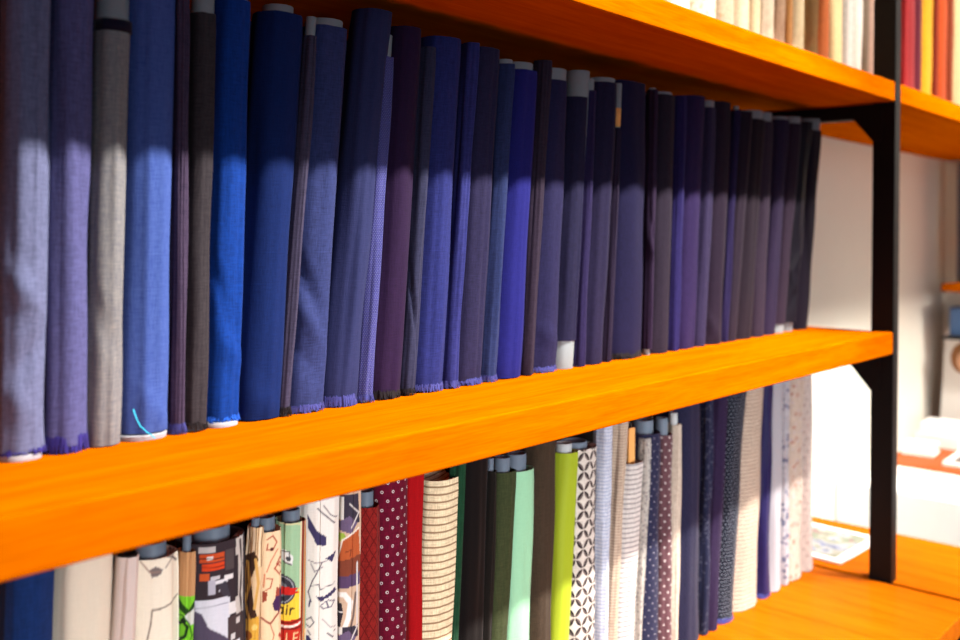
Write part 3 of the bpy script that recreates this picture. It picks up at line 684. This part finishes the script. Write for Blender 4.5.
T2 = [(897.5, (150, 40, 40), None), (907, (178, 40, 42), 'crimson fabric roll right of the black post on the top shelf'), (914, (150, 30, 34), 'dark red fabric roll right of the crimson one'),
      (921, (104, 22, 44), 'burgundy fabric roll left of the yellow one'), (931.5, (250, 176, 20), 'golden yellow fabric roll among the red ones'), (938, (150, 48, 16), 'brown red fabric roll right of the yellow one'),
      (946, (214, 84, 24), 'orange fabric roll on the top shelf'), (953, (150, 62, 26), 'dark rust fabric roll right of the orange one'), (966, (250, 216, 160), 'pale cream fabric roll at the right edge of the photo, top shelf')]
toprow(T2, 'red and yellow fabric rolls on the top shelf', 330, 2.42)
# ------------------------------------------------------------------ shelves
XW = 4.4; XP = 2.360; PW = .035; YF = .788; YB = 1.245
def board(name, x0, x1, y0, y1, zt, th, mat, label):
    v, f = box(x0, x1, y0, y1, CAMZ+zt-th, CAMZ+zt)
    o = link(name, mesh(v, f), mat); bevel(o, .003, 3); tag(o, label, 'shelf board'); return o
board('shelf_board', -.6, XP-.001, YF, YB, ZM, THM, M['shelf'], 'thick honey wood middle shelf board carrying the navy rolls')
board('shelf_board', -.6, XP-.001, YF, YB, ZU, TH, M['shelf'], 'thick honey wood top shelf board above the navy rolls')
board('shelf_board', XP+PW+.002, XW-.004, YF, YB, ZU, TH, M['shelf'], 'honey wood shelf board right of the black post carrying red rolls')
YC = .607
board('counter_slab', -.9, XP-.008, YC, YB, ZL, .045, M['counter'], 'wide wooden counter top under the patterned rolls')['category'] = 'counter top'
board('counter_slab', XP+.008, 2.765, YC, YB, ZL, .045, M['counter'], 'short wooden counter top right of the black post with white framed print')['category'] = 'counter top'
# black steel post frame
pe = empty('steel_post', (XP+PW/2, YF+.027, CAMZ-1.5), 'black square steel post with shelf brackets between the two bays', 'post')
def loc(vf): return [(x-(XP+PW/2), y-(YF+.027), z-(CAMZ-1.5)) for x, y, z in vf[0]], vf[1]
o = link('column', mesh(*loc(box(XP, XP+PW, YF-.0005, YF+.0525, 0.001, CAMZ+1.0))), M['black'], pe); bevel(o, .0015)
for zt in (ZU-TH, ZM-THM):
    z = CAMZ+zt-.0005
    arm = box(XP+.004, XP+PW-.004, YF+.0525, YB-.01, z-.036, z)
    gus = prism([(YF+.0525, z-.036), (YF+.098, z-.036), (YF+.0525, z-.092)], 0, XP+.006, XP+PW-.006)
    b = link('shelf_bracket', mesh(*loc(arm)), M['black'], pe); bevel(b, .001)
    link('gusset_plate', mesh(*loc(gus)), M['black'], b)
    # small tongue holding the board from below on its left side
    tg = prism([(YF+.03, z-.001), (YF+.42, z-.001), (YF+.40, z-.034), (YF+.10, z-.034), (YF+.0525, z-.09), (YF+.03, z-.09)], 0, XP-.0035, XP-.0005)
    link('side_plate', mesh(*loc(tg)), M['black'], pe)
link('joint_strip', mesh(*loc(box(XP-.0065, XP+.0065, YC+.002, YB, CAMZ+ZL-.04, CAMZ+ZL-.009))), M['black'], pe)
cab = empty('counter_cabinet', (.9, .95, 0), 'dark cabinet body carrying the wooden counter top', 'cabinet')
link('carcass', mesh([(x-.9, y-.95, z) for x, y, z in box(-.88, XP-.01, YC+.03, YB, .002, CAMZ+ZL-.046)[0]], box(0, 1, 0, 1, 0, 1)[1]), M['panel'], cab)
link('carcass', mesh([(x-.9, y-.95, z) for x, y, z in box(XP+PW+.01, 2.74, YC+.03, YB, .002, CAMZ+ZL-.046)[0]], box(0, 1, 0, 1, 0, 1)[1]), M['panel'], cab)
# ------------------------------------------------------------------ room
WY = 1.262
def wallbox(name, x0, x1, y0, y1, z0, z1, m):
    return struct(link(name, mesh(*box(x0, x1, y0, y1, z0, z1)), m))
HC = 3.9
wallbox('wall_back', -1.4, XW, WY, WY+.1, 0, HC, M['wall'])
wallbox('wall_right', XW, XW+.1, -3.0, WY+.1, 0, HC, M['wall'])
wallbox('floor', -1.4, XW+.1, -3.0, WY+.1, -.1, 0, M['floor'])
wallbox('ceiling', -1.4, XW+.1, -3.0, WY+.1, HC, HC+.1, M['ceil'])
bp = link('back_panel', mesh(*box(-.6, XP-.02, YB+.001, WY-.002, .001, CAMZ+ZU+.5)), M['panel']); tag(bp, 'dark panel behind the rolls of the left bay', 'panel')
# ------------------------------------------------------------------ far corner: table, prints, second shelf
def P(px, py, z):
    """a point of the plane at height z seen along a measured line of sight"""
    ph, sl, d = sight(px, py); t = z/d.z; return (d.x*t, d.y*t)
tb = empty('white_table', (3.8, .6, 0), 'white cabinet table with brown wooden top in the far corner', 'table')
x0, x1, y0, y1 = 3.22, XW-.004, -.35, WY-.004
def rel(vf, o): return [(x-o[0], y-o[1], z-o[2]) for x, y, z in vf[0]], vf[1]
b = link('body', mesh(*rel(box(x0, x1, y0, y1, .002, CAMZ+ZL-.001), (3.8, .6, 0))), M['white'], tb); bevel(b, .004)
b = link('tabletop', mesh(*rel(box(3.56, x1, y0, 1.235, CAMZ+ZL, CAMZ+ZL+.012), (3.8, .6, 0))), M['tablewood'], tb); bevel(b, .003)
ZT = CAMZ+ZL+.0125
def photo_mat(name, cols, sc=9):
    m, nt, bb = newmat(name)
    tc = nt.nodes.new('ShaderNodeTexCoord'); n = noise_tex(nt, tc.outputs['Object'], sc, 3, .6)
    r = nt.nodes.new('ShaderNodeValToRGB'); nt.links.new(n.outputs['Fac'], r.inputs[0]); r.color_ramp.interpolation = 'EASE'
    el = r.color_ramp.elements
    for i, c in enumerate(cols):
        p = .32+.36*i/(len(cols)-1)
        if i < 2: e_ = el[i]; e_.position = p
        else: e_ = el.new(p)
        e_.color = (*s2l(c), 1)
    nt.links.new(r.outputs[0], bb.inputs['Base Color']); bb.inputs['Roughness'].default_value = .4; return m
pm1 = photo_mat('colour_photo', [(30, 36, 60), (90, 100, 140), (150, 150, 150), (120, 118, 100), (90, 110, 90), (120, 70, 80)], 22)
pm2 = photo_mat('dark_photo', [(30, 24, 26), (90, 70, 60), (60, 50, 50), (190, 170, 150)], 12)
pm3 = photo_mat('pale_photo', [(90, 90, 96), (236, 230, 222), (244, 240, 232), (180, 160, 140)], 10)
def flat_print(cx, cy, w, h, rot, z, pic, label, cat='framed print', thick=.006, border=.17, name='framed_print'):
    e = empty(name, (cx, cy, z), label, cat); e.rotation_euler.z = rot
    a = link('mount', mesh(*box(-w/2, w/2, -h/2, h/2, 0, thick)), M['paper'], e); bevel(a, .0008)
    bx, by = w/2*(1-border), h/2*(1-border*w/h)
    link('picture', mesh(*box(-bx, bx, -by, by, thick, thick+.0008)), pic, e)
    return e
flat_print(2.54, 1.09, .27, .34, math.radians(-2), CAMZ+ZL+.001, pm1, 'white mounted colour print lying on the counter beside the black post')
X, Y = P(952, 456, ZL+.013); flat_print(X-.02, Y-.16, .30, .30, .05, ZT, pm2, 'white framed dark picture lying on the far brown tabletop', thick=.012)
X, Y = P(930, 474, ZL+.001); flat_print(X+.02, Y-.06, .20, .62, .0, CAMZ+ZL, pm3, 'pale printed sheet lying along the white front of the far table', 'print', .003, .1, 'printed_sheet')
def book(cx, cy, w, d, t, z, label, rot=0):
    e = empty('book', (cx, cy, z), label, 'book', 'white books on the far table'); e.rotation_euler.z = rot
    pg = link('pages', mesh(*box(-w/2+.004, w/2-.003, -d/2+.004, d/2-.004, .003, t-.003)), M['paper'], e)
    cv = join(box(-w/2, w/2, -d/2, d/2, 0, .003), box(-w/2, w/2, -d/2, d/2, t-.003, t), box(-w/2, -w/2+.003, -d/2, d/2, .003, t-.003))
    link('cover', mesh(*cv), M['white'], e)
    return e
book(3.80, 1.165, .12, .11, .035, ZT, 'low white book lying in front of the thicker one on the far table', .1)
book(4.02, 1.145, .17, .16, .05, ZT, 'thick white book lying towards the wall on the far table', -.05)
book(4.02, 1.145, .15, .14, .035, ZT+.0505, 'white book on top of the thick white book on the far table', .08)
# leaning portrait print
e = empty('portrait_print', (4.16, 1.045, ZT), 'white mounted portrait print leaning under the far shelf', 'framed print')
e.rotation_euler = (0, math.radians(10), 0)
a = link('mount', mesh(*box(0, .012, -.36, .16, .002, .43)), M['paper'], e)
hv, hf = [], []
def ell(cy, cz, ry, rz, x, n=28): 
    v = [(x, cy+ry*math.cos(2*math.pi*i/n), cz+rz*math.sin(2*math.pi*i/n)) for i in range(n)]+[(x-.001, cy+ry*math.cos(2*math.pi*i/n), cz+rz*math.sin(2*math.pi*i/n)) for i in range(n)]
    f = [tuple(range(n, 2*n))]+[(i, (i+1) % n, n+(i+1) % n, n+i) for i in range(n)]
    return v, f
link('hair', mesh(*ell(.090, .325, .045, .062, 0)), simple('brown_ink', (150, 96, 52), .6), a)
link('face', mesh(*ell(.082, .312, .028, .042, -.0012)), simple('skin_ink', (226, 176, 140), .6), a)
# shelf on the right wall with a grey roll and blue box below it
sy = P(947, 284, 0-.2)[1] if False else 1.185
sb = link('shelf_board', mesh(*box(4.10, XW-.004, .3, sy, CAMZ-.222, CAMZ-.19)), M['shelf']); bevel(sb, .002); tag(sb, 'short honey wood shelf on the far right wall', 'shelf board')
def far_roll(y, r, col, label, h=.49):
    e = empty('fabric_roll', (4.25, y, CAMZ-.1895), label, 'fabric roll', 'grey rolls on the far right shelf')
    n = 32; v = []; f = []
    rr = random.Random(int(y*1000))
    for j in range(13):
        z = .001+h*j/12
        for i in range(n):
            a = 2*math.pi*i/n; q = r*(1+.05*noise.noise(Vector((math.cos(a)*2, math.sin(a)*2, z*9+y)))); v.append((math.cos(a)*q*1.2, math.sin(a)*q, z))
    for j in range(12):
        for i in range(n): f.append((j*n+i, j*n+(i+1) % n, (j+1)*n+(i+1) % n, (j+1)*n+i))
    f.append(tuple(range(n))[::-1]); f.append(tuple(range(12*n, 13*n)))
    me = mesh(v, f, True); me.uv_layers.new(name='UVMap')
    link('fabric', me, cloth('farcloth', col), e)
    tv = []; tf = []
    for (q, z) in ((r*.6, h-.03), (r*.6, h+.02), (r*.5, h+.02), (r*.5, h-.03)):
        for i in range(n): tv.append((math.cos(2*math.pi*i/n)*q, math.sin(2*math.pi*i/n)*q, z))
    for j in range(3):
        for i in range(n): tf.append((j*n+i, j*n+(i+1) % n, (j+1)*n+(i+1) % n, (j+1)*n+i))
    link('cardboard_tube', mesh(tv, tf, True), M['panel'], e)
far_roll(1.125, .042, (150, 152, 170), 'grey blue fabric roll standing on the far right shelf')
far_roll(1.038, .042, (120, 124, 150), 'darker grey fabric roll at the photo edge on the far right shelf')
# blue box hanging space: a blue box on a slim black bracket shelf
v, f = box(4.14, XW-.006, .86, 1.165, CAMZ-.40, CAMZ-.285)
bb = link('storage_box', mesh(v, f), simple('blue_card', (70, 104, 150), .6)); bevel(bb, .006)
tag(bb, 'blue box standing under the far right wooden shelf', 'box')
v, f = box(4.10, XW-.004, .84, 1.18, CAMZ-.412, CAMZ-.4005)
bl = link('shelf_board', mesh(v, f), M['panel']); tag(bl, 'thin dark shelf carrying the blue box on the far wall', 'shelf board')
# ------------------------------------------------------------------ light
def spot(name, loc_, tgt, power, col, size=60, blend=.4, rad=.05):
    l = bpy.data.lights.new(name, 'SPOT'); l.energy = power; l.color = col; l.spot_size = math.radians(size); l.spot_blend = blend; l.shadow_soft_size = rad
    o = bpy.data.objects.new(name, l); C.objects.link(o); o.location = loc_
    o.rotation_euler = (Vector(tgt)-Vector(loc_)).to_track_quat('-Z', 'Y').to_euler()
W1 = (1.0, .93, .86)
spot('track_or_fill_spot', (1.55, -.68, CAMZ+2.3), (.8, .95, CAMZ-.2), 1250, W1, 62, .6)
spot('track_or_fill_spot', (3.0, -.68, CAMZ+2.3), (1.9, .95, CAMZ-.3), 980, W1, 60, .6)
spot('track_or_fill_spot', (3.6, -.6, CAMZ+2.2), (3.5, 1.2, CAMZ-.7), 700, (1.0, .92, .82), 70, .6, .2)
spot('track_or_fill_spot', (3.0, -.2, CAMZ+2.2), (3.9, .9, CAMZ-.9), 330, (1.0, .95, .88), 50, .6, .2)
spot('track_or_fill_spot', (1.7, -.5, CAMZ+2.2), (3.3, .75, CAMZ-1.0), 680, (1.0, .97, .92), 26, .5, .1)  # added fill, no known fixture: brightens the white front of the far table
spot('low_fill', (1.6, -1.0, CAMZ-.35), (1.9, .97, CAMZ-.7), 190, (.94, .97, 1.0), 44, .8, .35)  # added soft fill from low in front, lifts the shaded lower row
spot('low_fill', (.3, -1.0, CAMZ-.45), (1.0, .97, CAMZ-.75), 220, (.92, .96, 1.0), 50, .8, .35)  # second added fill, for the left part of the lower row
def area(name, loc_, tgt, power, col, sx, sy_):
    l = bpy.data.lights.new(name, 'AREA'); l.shape = 'RECTANGLE'; l.size = sx; l.size_y = sy_; l.energy = power; l.color = col
    o = bpy.data.objects.new(name, l); C.objects.link(o); o.location = loc_
    o.rotation_euler = (Vector(tgt)-Vector(loc_)).to_track_quat('-Z', 'Y').to_euler()
area('cool_front_fill', (.6, -2.8, CAMZ+.3), (1.2, 1, CAMZ-.2), 34, (.66, .82, 1.0), 2.5, 1.8)  # added cool fill for the shaded upper rolls, no window behind it
w = bpy.data.worlds.new('World'); bpy.context.scene.world = w; w.use_nodes = True
w.node_tree.nodes['Background'].inputs[0].default_value = (.8, .85, 1, 1); w.node_tree.nodes['Background'].inputs[1].default_value = .12
# ------------------------------------------------------------------ camera
cam = bpy.data.cameras.new('Camera'); co = bpy.data.objects.new('Camera', cam); C.objects.link(co)
cam.sensor_width = 36; cam.lens = 36; cam.shift_y = -(320-HOR)/960.0
m3 = Matrix((R_, U_, -fwd)).transposed()
co.matrix_world = Matrix.Translation((0, 0, CAMZ)) @ m3.to_4x4()
cam.clip_start = .02
cam.dof.use_dof = True; cam.dof.focus_distance = 1.32; cam.dof.aperture_fstop = 3.0
sc = bpy.context.scene; sc.camera = co
sc.view_settings.view_transform = 'Standard'; sc.view_settings.look = 'None'; sc.view_settings.gamma = 1; sc.view_settings.use_curve_mapping = False
sc.view_settings.exposure = 0.0
